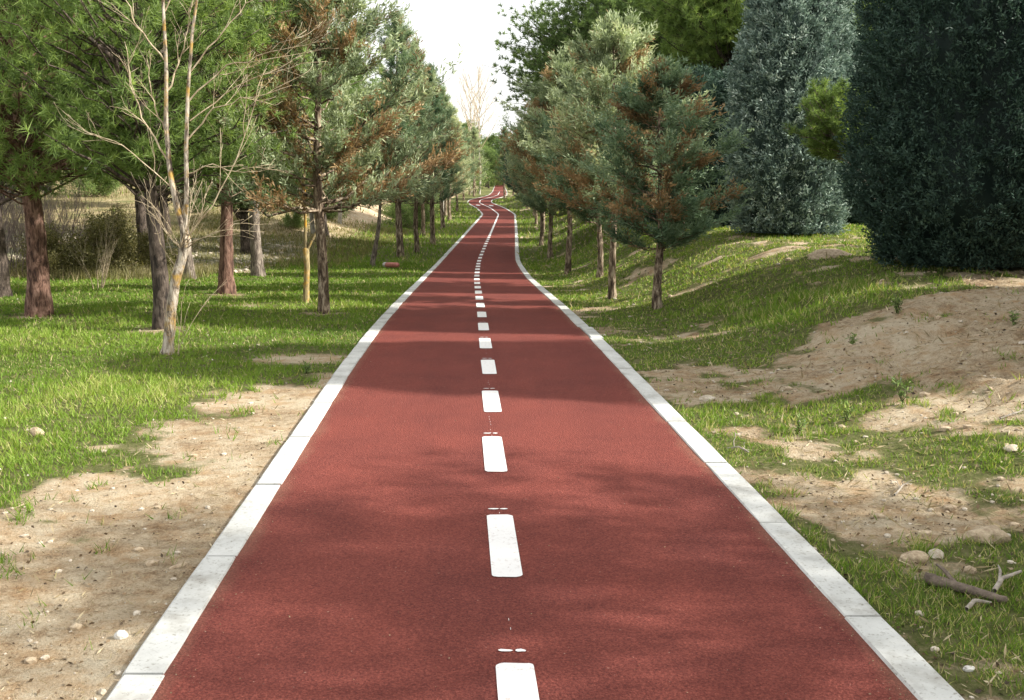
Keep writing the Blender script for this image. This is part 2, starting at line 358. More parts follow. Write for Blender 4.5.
# ---- small arizona-type cypress: rising branches with feathery sprays
def cypress(h, rad, base, seed, trunk_r=.075, mat='silver', brown=.22, nb=120, twigs=11, lf=26, ls=1., prof='egg', bk='bark_cypress', stubs=True, lean=0.):
    global rng; rng = np.random.default_rng(seed)
    root = empty('cypress_tree'); T = Tubes(); top = h * .93
    z = np.linspace(-.08, top, 30); tx = lean * (z / top) + .035 * np.sin(z * 1.7 + seed) * np.clip(z, 0, 1); ty = .035 * np.cos(z * 1.4 + seed * 2) * np.clip(z, 0, 1)
    tr = trunk_r * (1 - .88 * np.clip(z / top, 0, 1)); tr[:2] *= 1.18
    T.add(np.stack([tx, ty, z], 1), tr, 10, lump=.26)
    if stubs:
        for k in range(7):
            zz = rng.uniform(.5, base); a = rng.uniform(0, 6.28); L = rng.uniform(.08, .35)
            s = np.array([np.interp(zz, z, tx), np.interp(zz, z, ty), zz]); T.add(curve(s, s + np.array([math.cos(a) * L, math.sin(a) * L, L * .5]), 0, .1, 4), np.linspace(.012, .004, 4), 5)
    P = []; D = []; TI = []; BR = []
    for i in range(nb):
        f = (i + rng.random()) / nb; a = i * 2.39996 + rng.normal() * .25
        if prof == 'egg': r = (math.sin(math.pi * min(1, .16 + f * .84)) ** .75) * (1 - .35 * f)
        elif prof == 'spire': r = (1 - f) ** 1.25 * 1.02 + .05
        else: r = (1 - f) ** .8 * .95 + .06
        R_ = rad * r * (1 + .22 * rng.normal()) * (1 + .18 * math.sin(2 * a + seed)); R_ = float(np.clip(R_, .12, rad * 1.0))
        if i % 3 == 0: R_ *= .55
        zt = base + (h - base) * (f ** .95) + .05 * rng.normal()
        zs = max(base * .9, zt - R_ * rng.uniform(.25, .6)); zs = min(zs, top * .97)
        s = np.array([np.interp(zs, z, tx), np.interp(zs, z, ty), zs]); t = s + np.array([math.cos(a) * R_, math.sin(a) * R_, zt - zs])
        c = curve(s, t, -.05, .10, 7); T.add(c, np.linspace(.006 + .010 * R_, .003, 7), 4)
        dead = rng.random() < brown * (1.3 - .5 * f)
        bt = np.clip(.5 + .22 * rng.normal(), .05, .95)
        u = .25 + .75 * rng.random(twigs) ** .8; idx = u * 6; i0 = np.clip(idx.astype(int), 0, 5); q = c[i0] + (c[i0 + 1] - c[i0]) * (idx - i0)[:, None]
        dr = unit((c[-1] - c[2])[None])[0]
        td = unit(dr * .9 + rand_dirs(twigs) * .62 + np.array([0, 0, .42])); tl = (.24 + .24 * rng.random(twigs)) * (.6 + .4 * min(1, R_)) * ls ** .5
        w = rng.random((twigs, lf))
        pos = q[:, None] + td[:, None] * (w * tl[:, None])[..., None] + rng.normal(size=(twigs, lf, 3)) * .020 * ls
        dd = unit(td[:, None] * 1.0 + rng.normal(size=(twigs, lf, 3)) * .55)
        P.append(pos.reshape(-1, 3)); D.append(dd.reshape(-1, 3))
        # young outer growth is paler
        TI.append(np.clip(bt * .58 + .40 * w + .18 * rng.random((twigs, lf)) + .05, 0, 1).ravel())
        isb = (rng.random(twigs) < (.85 if dead else .04))[:, None] & (w > .1); BR.append(isb.ravel())
    P = np.concatenate(P); D = np.concatenate(D); TI = np.concatenate(TI); BR = np.concatenate(BR)
    V, Fc = leaves(P, D, (.05 + .045 * rng.random(len(P))) * ls, .017 * ls)
    T.build('trunk', M[bk], root)
    make_obj('crown', V, Fc, None, root, TI, BR.astype(int), [M[mat], M['brown']])
    return root
# ---- dense column of foliage down to the ground
def dense(h, rad, seed, mat, n=3400, lf=20, ls=1., taper=.35, bump_=.10, name='cypress_tree'):
    global rng; rng = np.random.default_rng(seed)
    root = empty(name)
    def prof(f): return np.clip((np.sin(np.clip(.28 + f * .72, 0, 1) * np.pi) ** .42) * (1 - taper * f), .0, 2) * (.80 + .20 * sst(0, .14, f))
    def R_(f, a): return rad * prof(f) * (1 + bump_ * ((fbm(a * 2.2 + 5, f * h, 1.0, seed) - .5) * 2 + (fbm(a * 2.2 + 5, f * h, .32, seed + 9, 2) - .5) * 1.1) + .04 * np.sin(3 * a + seed))
    f = rng.random(n); a = rng.random(n) * 2 * np.pi; dep = 1 - .24 * rng.random(n) ** 1.3
    r = R_(f, a) * dep
    P = np.stack([r * np.cos(a), r * np.sin(a), .02 + f * h], 1)
    O = np.stack([np.cos(a), np.sin(a), np.full(n, .75)], 1); O = unit(O + rng.normal(size=(n, 3)) * .35)
    w = rng.random((n, lf)); tl = (.12 + .16 * rng.random(n)) * ls ** .5
    pos = P[:, None] + O[:, None] * (w * tl[:, None])[..., None] + rng.normal(size=(n, lf, 3)) * .028 * ls
    dd = unit(O[:, None] + rng.normal(size=(n, lf, 3)) * .6)
    bt = np.clip(.5 + .2 * rng.normal(size=n), 0, 1)
    ti = np.clip(bt[:, None] * .6 + .3 * w + .2 * rng.random((n, lf)) - .03, 0, 1).ravel()
    V, Fc = leaves(pos.reshape(-1, 3), dd.reshape(-1, 3), ((.05 + .05 * rng.random(n * lf)) * ls), .024 * ls)
    make_obj('crown', V, Fc, M[mat], root, ti)
    # dark solid core added inside the crown to stop daylight shining through
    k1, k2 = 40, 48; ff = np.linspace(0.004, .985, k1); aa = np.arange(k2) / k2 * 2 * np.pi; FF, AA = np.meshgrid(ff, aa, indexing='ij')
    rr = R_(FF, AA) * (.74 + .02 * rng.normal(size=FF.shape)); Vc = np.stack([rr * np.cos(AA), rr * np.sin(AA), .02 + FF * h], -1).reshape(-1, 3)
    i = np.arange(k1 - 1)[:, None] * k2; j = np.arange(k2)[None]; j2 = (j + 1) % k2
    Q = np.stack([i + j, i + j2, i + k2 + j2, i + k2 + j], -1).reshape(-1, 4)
    make_obj('opaque_core', Vc, Q, M[mat], root, rng.random(len(Q)) * .1, smooth=True)
    T = Tubes(); zz = np.linspace(-.1, h * .9, 10); T.add(np.stack([0 * zz, 0 * zz, zz], 1), np.linspace(rad * .11, .02, 10), 8); T.build('trunk', M['bark_dark'], root)
    return root
# ---- bare branching
def sprout(T, p, d, L, r, depth, kids=4, up=.12, spread=.7, sides=5, k=6, twist=.10):
    d = unit(np.asarray(d, float)[None])[0]; pts = [np.asarray(p, float)]; dd = d.copy()
    for i in range(k - 1):
        dd = unit((dd + rng.normal(size=3) * twist + np.array([0, 0, up * .3]))[None])[0]; pts.append(pts[-1] + dd * L / (k - 1))
    pts = np.array(pts); T.add(pts, np.linspace(r, max(r * .35, .0018), k), sides)
    if depth > 0:
        for q in range(kids):
            u = .25 + .7 * (q + rng.random()) / kids; ii = u * (k - 1); i0 = min(int(ii), k - 2); pp = pts[i0] + (pts[i0 + 1] - pts[i0]) * (ii - i0)
            side = rand_dirs(1)[0]; nd = unit((dd * (1 - spread * .5) + side * spread + np.array([0, 0, up]))[None])[0]
            sprout(T, pp, nd, L * rng.uniform(.4, .65), r * (1 - .6 * u) * .6, depth - 1, kids, up, spread, max(3, sides - 1), k, twist)
    return pts
def bare_tree(h, seed, tr=.06, bk='bark_pale', kids=5, nlimb=16, name='bare_tree'):
    global rng; rng = np.random.default_rng(seed); root = empty(name)
    T = Tubes(); z = np.linspace(-.05, h * .9, 14); P = np.stack([.06 * np.sin(z * 1.2 + seed), .06 * np.cos(z + seed) - .06 * math.cos(seed), z], 1)
    T.add(P, np.linspace(tr, .012, 14), 8, lump=.15); T.build('trunk', M[bk], root)
    B = Tubes()
    for i in range(nlimb):
        zz = h * (.32 + .55 * (i + rng.random()) / nlimb); s = np.array([np.interp(zz, z, P[:, 0]), np.interp(zz, z, P[:, 1]), zz]); a = i * 2.4
        sprout(B, s, (math.cos(a) * .6, math.sin(a) * .6, .9), h * .32 * (1.15 - .5 * i / nlimb), tr * .32, 2, kids, .25, .55, 4)
    B.build('branches', M['bark_twig'], root); return root

# ================================================================== THE SETTING
# ground sheet
def rows():
    a = list(np.arange(-8, 1.6, .4)) + list(np.arange(1.6, 14, .055)); y = a[-1]; s = .055
    while y < 620: s *= 1.028; y += s; a.append(min(y, 640))
    return np.array(a)
def cols():
    a = [0., .5, 1.0, 1.36, 1.40]; t = 1.43; s = .03
    while t < 9: a.append(t); s = min(s * 1.03, .06); t += s
    while t < 420: a.append(t); s *= 1.11; t += s
    a = np.array(a); return np.concatenate([-a[:0:-1], a])
ry, ct = rows(), cols()
Y, Tt = np.meshgrid(ry, ct, indexing='ij'); X = cx(Y) + Tt; Z = ground(X, Y)
Z = np.where(np.abs(Tt) < 1.415, pz(Y) - .06, Z)
nr, nc = Y.shape; i = np.arange(nr - 1)[:, None] * nc; j = np.arange(nc - 1)[None]
Q = np.stack([i + j, i + j + 1, i + nc + j + 1, i + nc + j], -1).reshape(-1, 4)
far = sst(26.5, 29.5, Y + 2 * (fbm(X, Y, 2, 61) - .5)) * sst(6.0, 8.6, -X + (fbm(X, Y, 1.2, 62) - .5) * 3) * sst(47, 42, Y)
straw = sst(38, 47, Y + 8 * (fbm(X, Y, 5, 63) - .5)) * sst(9, 13, -X)
gnd = make_obj('ground', np.stack([X, Y, Z], -1).reshape(-1, 3), Q, M['ground'], smooth=True,
               attrs={'cover': cover(X, Y).ravel(), 'stony': (far * .8 * (fbm(X, Y, 1.1, 64) > .38)).ravel(), 'straw': straw.ravel()})
tag(gnd, 'grass lawn, bare sandy soil and a low bank on both sides of the red path', 'ground', kind='structure')

# cycle path
def ribbon(name, ys, t0, t1, dz, mat, parent=None, jag=0., **kw):
    n_ = len(ys); edge = kw.get('edge'); l0 = np.broadcast_to(t0, (n_,)) + jag * rng.normal(size=n_); l1 = np.broadcast_to(t1, (n_,)) + jag * rng.normal(size=n_)
    c_ = cx(ys); z_ = pz(ys) + dz
    sl = np.gradient(c_, ys); w_ = np.sqrt(1 + sl ** 2)
    ts = np.linspace(0, 1, kw.get('m', 9)); Tn = l0[:, None] + (l1 - l0)[:, None] * ts
    V = np.stack([c_[:, None] + Tn * w_[:, None], np.repeat(ys[:, None], len(ts), 1), np.repeat(z_[:, None], len(ts), 1)], -1)
    k = len(ts); a = np.arange(n_ - 1)[:, None] * k; b_ = np.arange(k - 1)[None]
    return make_obj(name, V.reshape(-1, 3), np.stack([a + b_, a + b_ + 1, a + k + b_ + 1, a + k + b_], -1).reshape(-1, 4), mat, parent, attrs={'edge': np.abs(Tn).ravel() / 1.29} if edge else None)
ysp = np.concatenate([np.arange(-6, 14, .04), np.arange(14, 60, .25), np.arange(60, 420, .8)])
path = ribbon('cycle_path', ysp, -1.29, 1.29, 0, M['asphalt'], jag=.004, m=29, edge=True)
tag(path, 'brick red asphalt cycle path winding away uphill between the trees', 'cycle path', kind='structure')
# painted centre line: dashes with rounded, slightly uneven corners, then a solid line round the bends
DV, DF = [], []; nv = 0
def poly(pts, dz=.004):
    global nv
    pts = np.array(pts); DV.append(np.stack([cx(pts[:, 1]) + pts[:, 0], pts[:, 1], pz(pts[:, 1]) + dz], -1)); DF.append(np.arange(len(pts)) + nv); nv += len(pts)
y0 = .81
def lc(y): return float(np.interp(y, [3, 6, 9, 14, 25, 45], [-.052, -.03, .03, .04, .01, -.02]))
while y0 < 52:
    LC = lc(y0 + .4)
    w = .068; L = .87 + random.uniform(-.02, .02); r = .028; pts = []; kseg = 5
    for (cxs, cys, a0) in ((w - r, r, -90), (w - r, L - r, 0), (-w + r, L - r, 90), (-w + r, r, 180)):
        for q in range(5):
            a = R(a0 + q * 22.5); pts.append((LC + cxs + r * math.cos(a) + random.uniform(-.002, .002), y0 + cys + r * math.sin(a) + random.uniform(-.003, .003)))
        if a0 == 0 or a0 == 180:
            pass
    poly(pts)
    if y0 < 22:      # two little dabs left by the stencil and a broken hairline
        for dxx, ww in ((-.030, .030), (.026, .022)):
            yy = y0 + L + .10; poly([(LC + dxx + ww * math.cos(a) * random.uniform(.8, 1.1), yy + .012 * math.sin(a) * random.uniform(.6, 1.1)) for a in np.arange(0, 6.2, .7)])
        for k in range(9):
            yy = y0 + L + .02 + k * .085; xx = LC + random.uniform(-.004, .006)
            if random.random() < .3: poly([(xx - .0012, yy), (xx + .0012, yy), (xx + .001, yy + .022), (xx - .001, yy + .022)])
    y0 += 1.68
byn = {}
for f in DF: byn.setdefault(len(f), []).append(f)
cl = make_obj('centre_line', np.concatenate(DV), [np.array(v) for v in byn.values()], M['paint'], path)
ribbon('solid_line', np.arange(51.5, 190, .6), LC - .055, LC + .055, .006, M['paint'], path, m=2)
# a pale worn cross on the far bend, as painted symbols seen edge-on
DV, DF = [], []; nv = 0
for xx, yy in ((-.7, 104), (.55, 103)):
    poly([(xx + .22 * math.cos(a), yy + 1.3 * math.sin(a)) for a in np.arange(0, 6.2, .5)], .006)
make_obj('lane_marking', np.concatenate(DV), np.array(DF), M['paint'], path)
# kerbs of stones 1.15 m long
def kerb(side, start):
    V, F_ = [], []; n_ = 0; y = start
    while y < 330:
        st_ = 1.15 if y < 60 else 2.3; g = .010 if random.random() < .8 else .018
        off = random.uniform(-.005, .005); dzz = random.uniform(-.002, .002)
        if side > 0 and 11.2 < y < 12.4: off = .03
        k = 6; yy = np.linspace(y + g, y + st_ - g * .5, k)
        c_ = cx(yy); z_ = pz(yy); ti, to = side * (1.275) + off, side * (1.43) + off
        prof = [(to, -.12), (to, .0 + dzz), (to - side * .012, .010 + dzz), (ti + side * .008, .010 + dzz), (ti, -.004 + dzz), (ti, -.12)]
        if side > 0: prof = prof[::-1]
        for q in range(k):
            e = .004 if q in (0, k - 1) else 0
            for (t, z) in prof: V.append((c_[q] + t + random.uniform(-.0015, .0015), yy[q], z_[q] + z - (e if z > -.1 else 0)))
        m_ = len(prof)
        for q in range(k - 1):
            for p in range(m_ - 1):
                a = n_ + q * m_ + p; F_.append((a, a + m_, a + m_ + 1, a + 1))
        F_.append((n_, n_ + 1, n_ + m_ - 2, n_ + m_ - 1)); F_.append((n_ + 1, n_ + 2, n_ + 3, n_ + 4))
        e = n_ + (k - 1) * m_; F_.append((e + m_ - 1, e + m_ - 2, e + 1, e)); F_.append((e + 4, e + 3, e + 2, e + 1))
        n_ += k * m_; y += st_
    return make_obj('kerb', V, np.array(F_), M['kerb'])
tag(kerb(-1, -4.78), 'whitish flush kerb along the left edge of the red path, beside the lawn', 'kerb', kind='structure')
tag(kerb(1, -4.3), 'whitish flush kerb along the right edge of the red path, below the bank', 'kerb', kind='structure')

# ================================================================== GRASS AND LITTER (nobody could count it)
def scatter(n, ymin, ymax, side, xpad=1.5):
    y = np.exp(rng.uniform(math.log(ymin), math.log(ymax), n)); half = y * .56 + xpad; x = rng.uniform(-1, 1, n) * half
    t = x - cx(y); ok = (np.abs(t) > 1.437) & (np.sign(t) == side); return x[ok], y[ok]
def grass(name, n, side, label, ymin=2.2, ymax=34, hmin=.022, hmax=.062, seed=1, thr=.25, dry=.06):
    global rng; rng = np.random.default_rng(seed)
    x, y = scatter(n, ymin, ymax, side)
    cl_ = fbm(x, y, .16, 71, 3)                       # growth in tussocks
    keep = rng.random(len(x)) < sst(thr, .9, cover(x, y) + (cl_ - .5) * 1.5); x, y, cl_ = x[keep], y[keep], cl_[keep]
    x = x + rng.normal(size=len(x)) * .008; t = x - cx(y); ok = np.abs(t) > 1.437; x, y, cl_ = x[ok], y[ok], cl_[ok]
    z = ground(x, y); k = len(x)
    lush = fbm(x, y, .9, 81)
    h = (hmin + (hmax - hmin) * rng.random(k)) * (.55 + .9 * lush) * (1 + .5 * (cl_ > .6)) * (1 + .012 * y)
    # the taller lush tuft on the bank
    h = h * (1 + 1.6 * np.exp(-(((x - 3.5) / .75) ** 2 + ((y - 12.1) / 1.0) ** 2)))
    D = rng.normal(size=(k, 3)) * .55; D[:, 2] = 1; D = unit(D)
    P = np.stack([x, y, z - .004], 1); Wd = np.maximum(.0042, .0012 * y) * (.7 + .6 * rng.random(k))
    V, Fc = leaves(P, D, h, Wd, 'tri')
    tint = np.clip(.22 + .55 * lush + .36 * (rng.random(k) - .35) + .5 * (fbm(x, y, 3.1, 91) - .5), 0, .9)
    tint = np.where(rng.random(k) < dry * (.5 + 1.5 * fbm(x, y, 1.7, 93)), .93 + .07 * rng.random(k), tint)
    return tag(make_obj(name, V, Fc, M['grass'], None, tint), label, 'grass', kind='stuff')
grass('grass', 520000, -1, 'short bright green lawn grass left of the path', seed=101)
grass('grass', 620000, 1, 'tufty green grass on the bank right of the path', hmin=.016, hmax=.050, seed=102, dry=.2)
grass('dark_grass', 90000, -1, 'thin far grass beneath the left row of cypresses', ymin=30, ymax=110, hmin=.05, hmax=.12, seed=103)
grass('dark_grass', 90000, 1, 'thin far grass beneath the right row of cypresses', ymin=30, ymax=120, hmin=.05, hmax=.12, seed=104)
def bits(name, n, side, label, ymin, ymax, size, mat, seed, coverpref, flatness=.35, cat='litter', long=1.6, tr=(0, 1)):
    global rng; rng = np.random.default_rng(seed)
    x, y = scatter(n, ymin, ymax, side); keep = rng.random(len(x)) < coverpref(cover(x, y), x, y); x, y = x[keep], y[keep]; k = len(x)
    D = rng.normal(size=(k, 3)); D[:, 2] *= flatness; D = unit(D); s_ = size * (.4 + 1.2 * rng.random(k) ** 2) * (1 + .05 * y)
    V, Fc = leaves(np.stack([x, y, ground(x, y) + .004], 1), D, s_ * long, s_)
    return tag(make_obj(name, V, Fc, M[mat], None, tr[0] + (tr[1] - tr[0]) * rng.random(k)), label, cat, kind='stuff')
bits('leaf_litter', 26000, -1, 'dead leaf bits and chips on the soil left of the path', 2.2, 26, .009, 'litter', 111, lambda c, x, y: .25 + .6 * (1 - c))
bits('leaf_litter', 42000, 1, 'dead leaf bits and chips on the bank right of the path', 2.2, 26, .011, 'litter', 112, lambda c, x, y: .35 + .6 * (1 - c))
bits('pale_flecks', 2600, -1, 'scattered white flecks and daisies in the left lawn', 5.5, 34, .013, 'litter', 113, lambda c, x, y: c * .6, .6, tr=(.93, 1), long=1.)
bits('pale_flecks', 2400, 1, 'scattered pale flecks in the grass of the right bank', 3, 26, .013, 'litter', 114, lambda c, x, y: .2 + c * .3, .6, tr=(.9, 1), long=1.2)
bits('straw', 80000, 1, 'dry straw stalks lying over the right bank', 2.2, 22, .006, 'straw', 116, lambda c, x, y: .25 + .4 * (1 - c), .5, long=8)
bits('straw', 34000, -1, 'dry straw stalks lying over the sandy soil on the left', 2.2, 20, .005, 'straw', 117, lambda c, x, y: .12 + .5 * (1 - c), .5, long=7)
# pebbles
def lump_geo(r, sx=1, sy=1, sz=.7, seed=0, sub=3):
    rs = np.random.default_rng(seed)
    import bmesh
    bm = bmesh.new(); bmesh.ops.create_icosphere(bm, subdivisions=sub, radius=1)
    V = np.array([v.co[:] for v in bm.verts]); F_ = np.array([[v.index for v in f.verts] for f in bm.faces]); bm.free()
    off = rs.uniform(0, 50, 6); d = 1 + .35 * (fbm(V[:, 0] + off[0] + V[:, 2] * .7, V[:, 1] + off[1] - V[:, 2], 1.1, seed) - .5) * 2 + .16 * (fbm(V[:, 0] + off[2], V[:, 2] + off[3] + V[:, 1], .35, seed + 5) - .5)
    for k in range(5):                       # broken flat faces
        nrm = unit(rs.normal(size=(1, 3)))[0]; c_ = .72 + .15 * rs.random(); s_ = V @ nrm * d; V = V - np.maximum(s_ - c_, 0)[:, None] * nrm * .9
    V = V * d[:, None] * r * np.array([sx, sy, sz]); return V, F_
def pebbles(name, n, side, label, ymin, ymax, size, seed, pref, mat='stone'):
    global rng; rng = np.random.default_rng(seed); x, y = scatter(n, ymin, ymax, side); keep = rng.random(len(x)) < pref(cover(x, y), x, y); x, y = x[keep], y[keep]
    z = ground(x, y); shapes = [lump_geo(1, 1, .8, .6, 300 + q, 1) for q in range(6)]; VV, FF, nn = [], [], 0
    for k in range(len(x)):
        V, F_ = shapes[k % 6]; a = rng.uniform(0, 6.28); s_ = size * (.35 + rng.random() ** 3 * 1.6) * (1 + .05 * y[k]); c_, s2_ = math.cos(a), math.sin(a)
        VV.append(V @ np.array([[c_, s2_, 0], [-s2_, c_, 0], [0, 0, 1]]) * s_ + (x[k], y[k], z[k] + s_ * .15)); FF.append(F_ + nn); nn += len(V)
    return tag(make_obj(name, np.concatenate(VV), np.concatenate(FF), M[mat], smooth=False), label, 'gravel', kind='stuff')
pebbles('gravel', 3600, -1, 'small pebbles in the sandy soil left of the path', 2.2, 14, .009, 121, lambda c, x, y: .15 + .6 * (1 - c))
pebbles('gravel', 5200, 1, 'small pebbles and clods on the bare soil right of the path', 2.2, 18, .011, 122, lambda c, x, y: .15 + .6 * (1 - c))
pebbles('gravel', 5200, -1, 'pale stones strewn over the dry hollow behind the left lawn', 27, 42, .024, 123, lambda c, x, y: np.where((c < .3) & (x < -4.5), 1., 0.))
pebbles('clods', 1600, 1, 'crumbled clods of earth on the bare slope right of the path', 3.5, 16, .019, 124, lambda c, x, y: np.where(x > 1.8, .15 + .8 * (1 - c), .05), 'clod')
pebbles('clods', 260, -1, 'crumbs of dry earth on the sandy soil left of the path', 2.6, 9, .018, 125, lambda c, x, y: .7 * (1 - c), 'clod')
# grit on the asphalt
rng = np.random.default_rng(131); k = 1100; y = np.exp(rng.uniform(math.log(2.3), math.log(18), k)); x = cx(y) + np.where(rng.random(k) < .7, np.sign(rng.normal(size=k)) * (1.27 - np.abs(rng.normal(size=k)) * .05), rng.uniform(-1.2, 1.2, k))
D = rng.normal(size=(k, 3)); D[:, 2] = .1; V, Fc = leaves(np.stack([x, y, pz(y) + .004], 1), unit(D), .003 + .010 * rng.random(k) ** 4, .004 + .004 * rng.random(k))
tag(make_obj('path_grit', V, Fc, M['litter'], None, .25 + .6 * rng.random(k)), 'pale grit and leaf crumbs scattered on the red asphalt', 'grit', kind='stuff')
# dry tall grass on the far bank
def tall(name, n, box, h, w, mat, label, seed, tr=(0, 1), cat='grass'):
    global rng; rng = np.random.default_rng(seed); x = rng.uniform(box[0], box[1], n); y = rng.uniform(box[2], box[3], n); keep = fbm(x, y, 2.2, seed) + .3 * rng.random(n) > .56; x, y = x[keep], y[keep]; k = len(x)
    D = rng.normal(size=(k, 3)) * .3; D[:, 2] = 1; V, Fc = leaves(np.stack([x, y, ground(x, y) - .02], 1), unit(D), h * (.5 + rng.random(k)), w, 'tri')
    return tag(make_obj(name, V, Fc, M[mat], None, tr[0] + (tr[1] - tr[0]) * rng.random(k)), label, cat, kind='stuff')
tall('dry_grass', 26000, (-42, -10, 42, 80), .22, .04, 'straw', 'tan dry grass on the bank beyond the stony hollow', 141)
tall('dry_grass', 9000, (-17, -8.6, 23.5, 28.5), .24, .018, 'straw', 'straw-coloured tall grass round the bushes on the far left', 142)
tall('dry_grass', 30000, (-15, -5.5, 30, 56), .16, .03, 'olive', 'rough olive grass along the foot of the straw bank', 144)
tall('dry_grass', 14000, (-18, -7.8, 24, 29), .28, .018, 'olive', 'greenish rough grass along the far edge of the lawn', 143)

# ================================================================== THINGS ON THE GROUND
def stone(x, y, r, sx, sy, sz, rz, mat, label, seed, name='stone', cat='stone', dz=0.):
    V, F_ = lump_geo(r, sx, sy, sz, seed); o = make_obj(name, V, F_, M[mat], smooth=False); o.location = on(x, y, r * sz * .35 + dz); o.rotation_euler = (0, 0, rz); return tag(o, label, cat)
stone(2.33, 4.68, .085, 1.25, .8, .62, .1, 'clod', 'largest pale crumbly stone in the grass at the right edge of the picture', 11)
stone(1.86, 4.42, .058, 1.2, .7, .6, .3, 'clod', 'pale brown stone lying between the kerb and the larger crumbly stone', 12)
stone(1.99, 4.48, .045, 1.1, .8, .5, 1.2, 'stone', 'small flat pale stone just right of the pale brown stone', 19)
stone(1.60, 8.02, .055, 1.3, .8, .6, .1, 'stone', 'pale stone just off the right kerb on the sandy patch', 13)
stone(1.73, 7.55, .026, 1.2, .8, .7, .6, 'stone', 'little pale stone below the stone by the right kerb', 20)
stone(-1.50, 3.62, .026, 1, .85, .9, 0, 'stone_white', 'round white stone on the soil beside the left kerb near the bottom', 14)
stone(-3.30, 6.76, .05, 1.1, .7, .9, .4, 'clod', 'yellowish clod standing in the left lawn near the picture edge', 15)
stone(-1.52, 4.35, .03, 1.6, .6, .4, .9, 'clod', 'flat greyish clod close to the left kerb', 16)
stone(3.05, 5.95, .05, 1.1, .9, .5, .8, 'stone', 'grey white stone on the grassy soil right of the bare patch', 17)
stone(4.3, 8.3, .05, 1.4, .8, .45, .5, 'stone', 'flat pale stone half way up the bare soil slope', 18)
stone(1.63, 3.35, .022, 1.3, .8, .5, .5, 'stone_white', 'whitish chip beside the right kerb near the bottom corner', 21)
stone(2.26, 3.62, .026, 1.5, .8, .4, .2, 'stone_white', 'pale flat chip at the bottom right in shaded grass', 22)
stone(4.79, 15.16, .40, 1.0, .85, .42, .2, 'clod', 'low brown heap of earth on the crest of the right bank', 23, 'earth_heap', 'earth heap', -.13)
# dead wood at bottom right
rng = np.random.default_rng(151)
def branch(pts, r0, r1, mat, label, name='dead_branch', sides=9, lump=.25):
    T = Tubes(); p = np.array(pts, float); b0 = p[0].copy(); b0[2] = float(ground(b0[0], b0[1])); k = 14
    s = np.linspace(0, len(p) - 1, k); q = np.stack([np.interp(s, np.arange(len(p)), p[:, c]) for c in range(3)], 1)
    q[:, 2] += ground(q[:, 0], q[:, 1]); T.add(q - b0, np.linspace(r0, r1, k), sides, lump=lump)
    return T, b0
def put(T, b0, mat, label, name='dead_branch'):
    o = T.build(name, M[mat]); o.location = b0; return tag(o, label, 'dead wood')
T, b0 = branch([(1.80, 4.14, .03), (1.90, 4.02, .035), (2.03, 3.90, .02)], .026, .015, '', '')
T.add(np.array([(0.09, -.10, .04), (.06, -.02, .08), (.05, .02, .085)]), [.010, .008, .005], 6)
put(T, b0, 'rotten', 'thick dark rotten branch lying in the bottom right grass', 'dead_branch')
T, b0 = branch([(2.02, 3.98, .03), (2.10, 4.08, .04), (2.20, 4.12, .05)], .012, .006, '', '')
T.add(np.array([(.06, .08, .04), (.10, .16, .06), (.12, .22, .06)]), [.008, .006, .003], 6)
put(T, b0, 'pale_wood', 'pale forked driftwood stick leaning up at the right edge', 'dead_branch')
T, b0 = branch([(1.84, 3.84, .012), (1.90, 3.90, .03), (1.97, 3.90, .012)], .010, .006, '', '')
put(T, b0, 'pale_wood', 'short whitish stick in front of the dark rotten branch', 'dead_branch')
for q, (x, y, a, L, lb) in enumerate([(2.12, 5.35, .9, .30, 'thin twig standing among straw above the crumbly stone'), (1.55, 6.35, 2.4, .16, 'pale curled twig beside the right kerb above the sandy patch'),
                                      (3.3, 6.6, .2, .4, 'thin grey twig lying on the right soil slope'), (-2.6, 4.3, .3, .14, 'pale twig lying on the sandy soil at lower left')]):
    T, b0 = branch([(x, y, .01), (x + L * .5 * math.cos(a), y + L * .5 * math.sin(a), .035), (x + L * math.cos(a), y + L * math.sin(a), .012)], .006, .003, '', '')
    for w in range(3):
        s = np.array([L * (.3 + .2 * w) * math.cos(a), L * (.3 + .2 * w) * math.sin(a), .03]); T.add(curve(s, s + rng.normal(size=3) * .05 + (0, 0, .04), 0, .2, 4), [.003, .003, .002, .002], 4)
    put(T, b0, 'pale_wood', lb, 'twig')
# little weeds on the bare slope
def weed(x, y, h, n, label, seed, mat='pine_deep'):
    global rng; rng = np.random.default_rng(seed); r = empty('weed', on(x, y, 0)); T = Tubes(); P, D = [], []
    for k in range(n):
        a = rng.uniform(0, 6.28); t = np.array([math.cos(a) * h * .35 * rng.random(), math.sin(a) * h * .35 * rng.random(), h * rng.uniform(.6, 1)])
        c_ = curve((0, 0, -.01), t, 0, .1, 5); T.add(c_, np.linspace(.003, .0015, 5), 4)
        for w in range(9): u = .2 + .8 * rng.random(); P.append(c_[0] + (c_[-1] - c_[0]) * u); D.append(unit(rng.normal(size=(1, 3)) + (0, 0, .5))[0])
    T.build('stem', M['olive'], r); V, F_ = leaves(np.array(P), np.array(D), .035 + .03 * rng.random(len(P)), .014); make_obj('leaves', V, F_, M[mat], r, rng.random(len(P))); return tag(r, label, 'weed')
weed(2.93, 7.35, .22, 7, 'dark leafy weed standing on the bare soil slope', 161)
weed(2.45, 7.15, .17, 5, 'smaller thin weed left of the leafy one on the soil slope', 162)
weed(2.02, 6.9, .13, 5, 'low weed nearest the right kerb on the sandy slope', 163)
weed(3.95, 10.2, .20, 9, 'dark green weed clump below the dark cypress on the bank', 166)
weed(3.3, 9.6, .12, 6, 'small weed at the left of the bare slope, uphill', 167)
weed(4.6, 9.1, .14, 6, 'small weed in the middle of the bare slope', 168)
weed(4.1, 6.9, .15, 6, 'bushy low weed at the right edge of the bare slope', 164)
weed(-1.95, 9.35, .10, 6, 'low dark weed at the foot of the bare patch by the left kerb', 165)
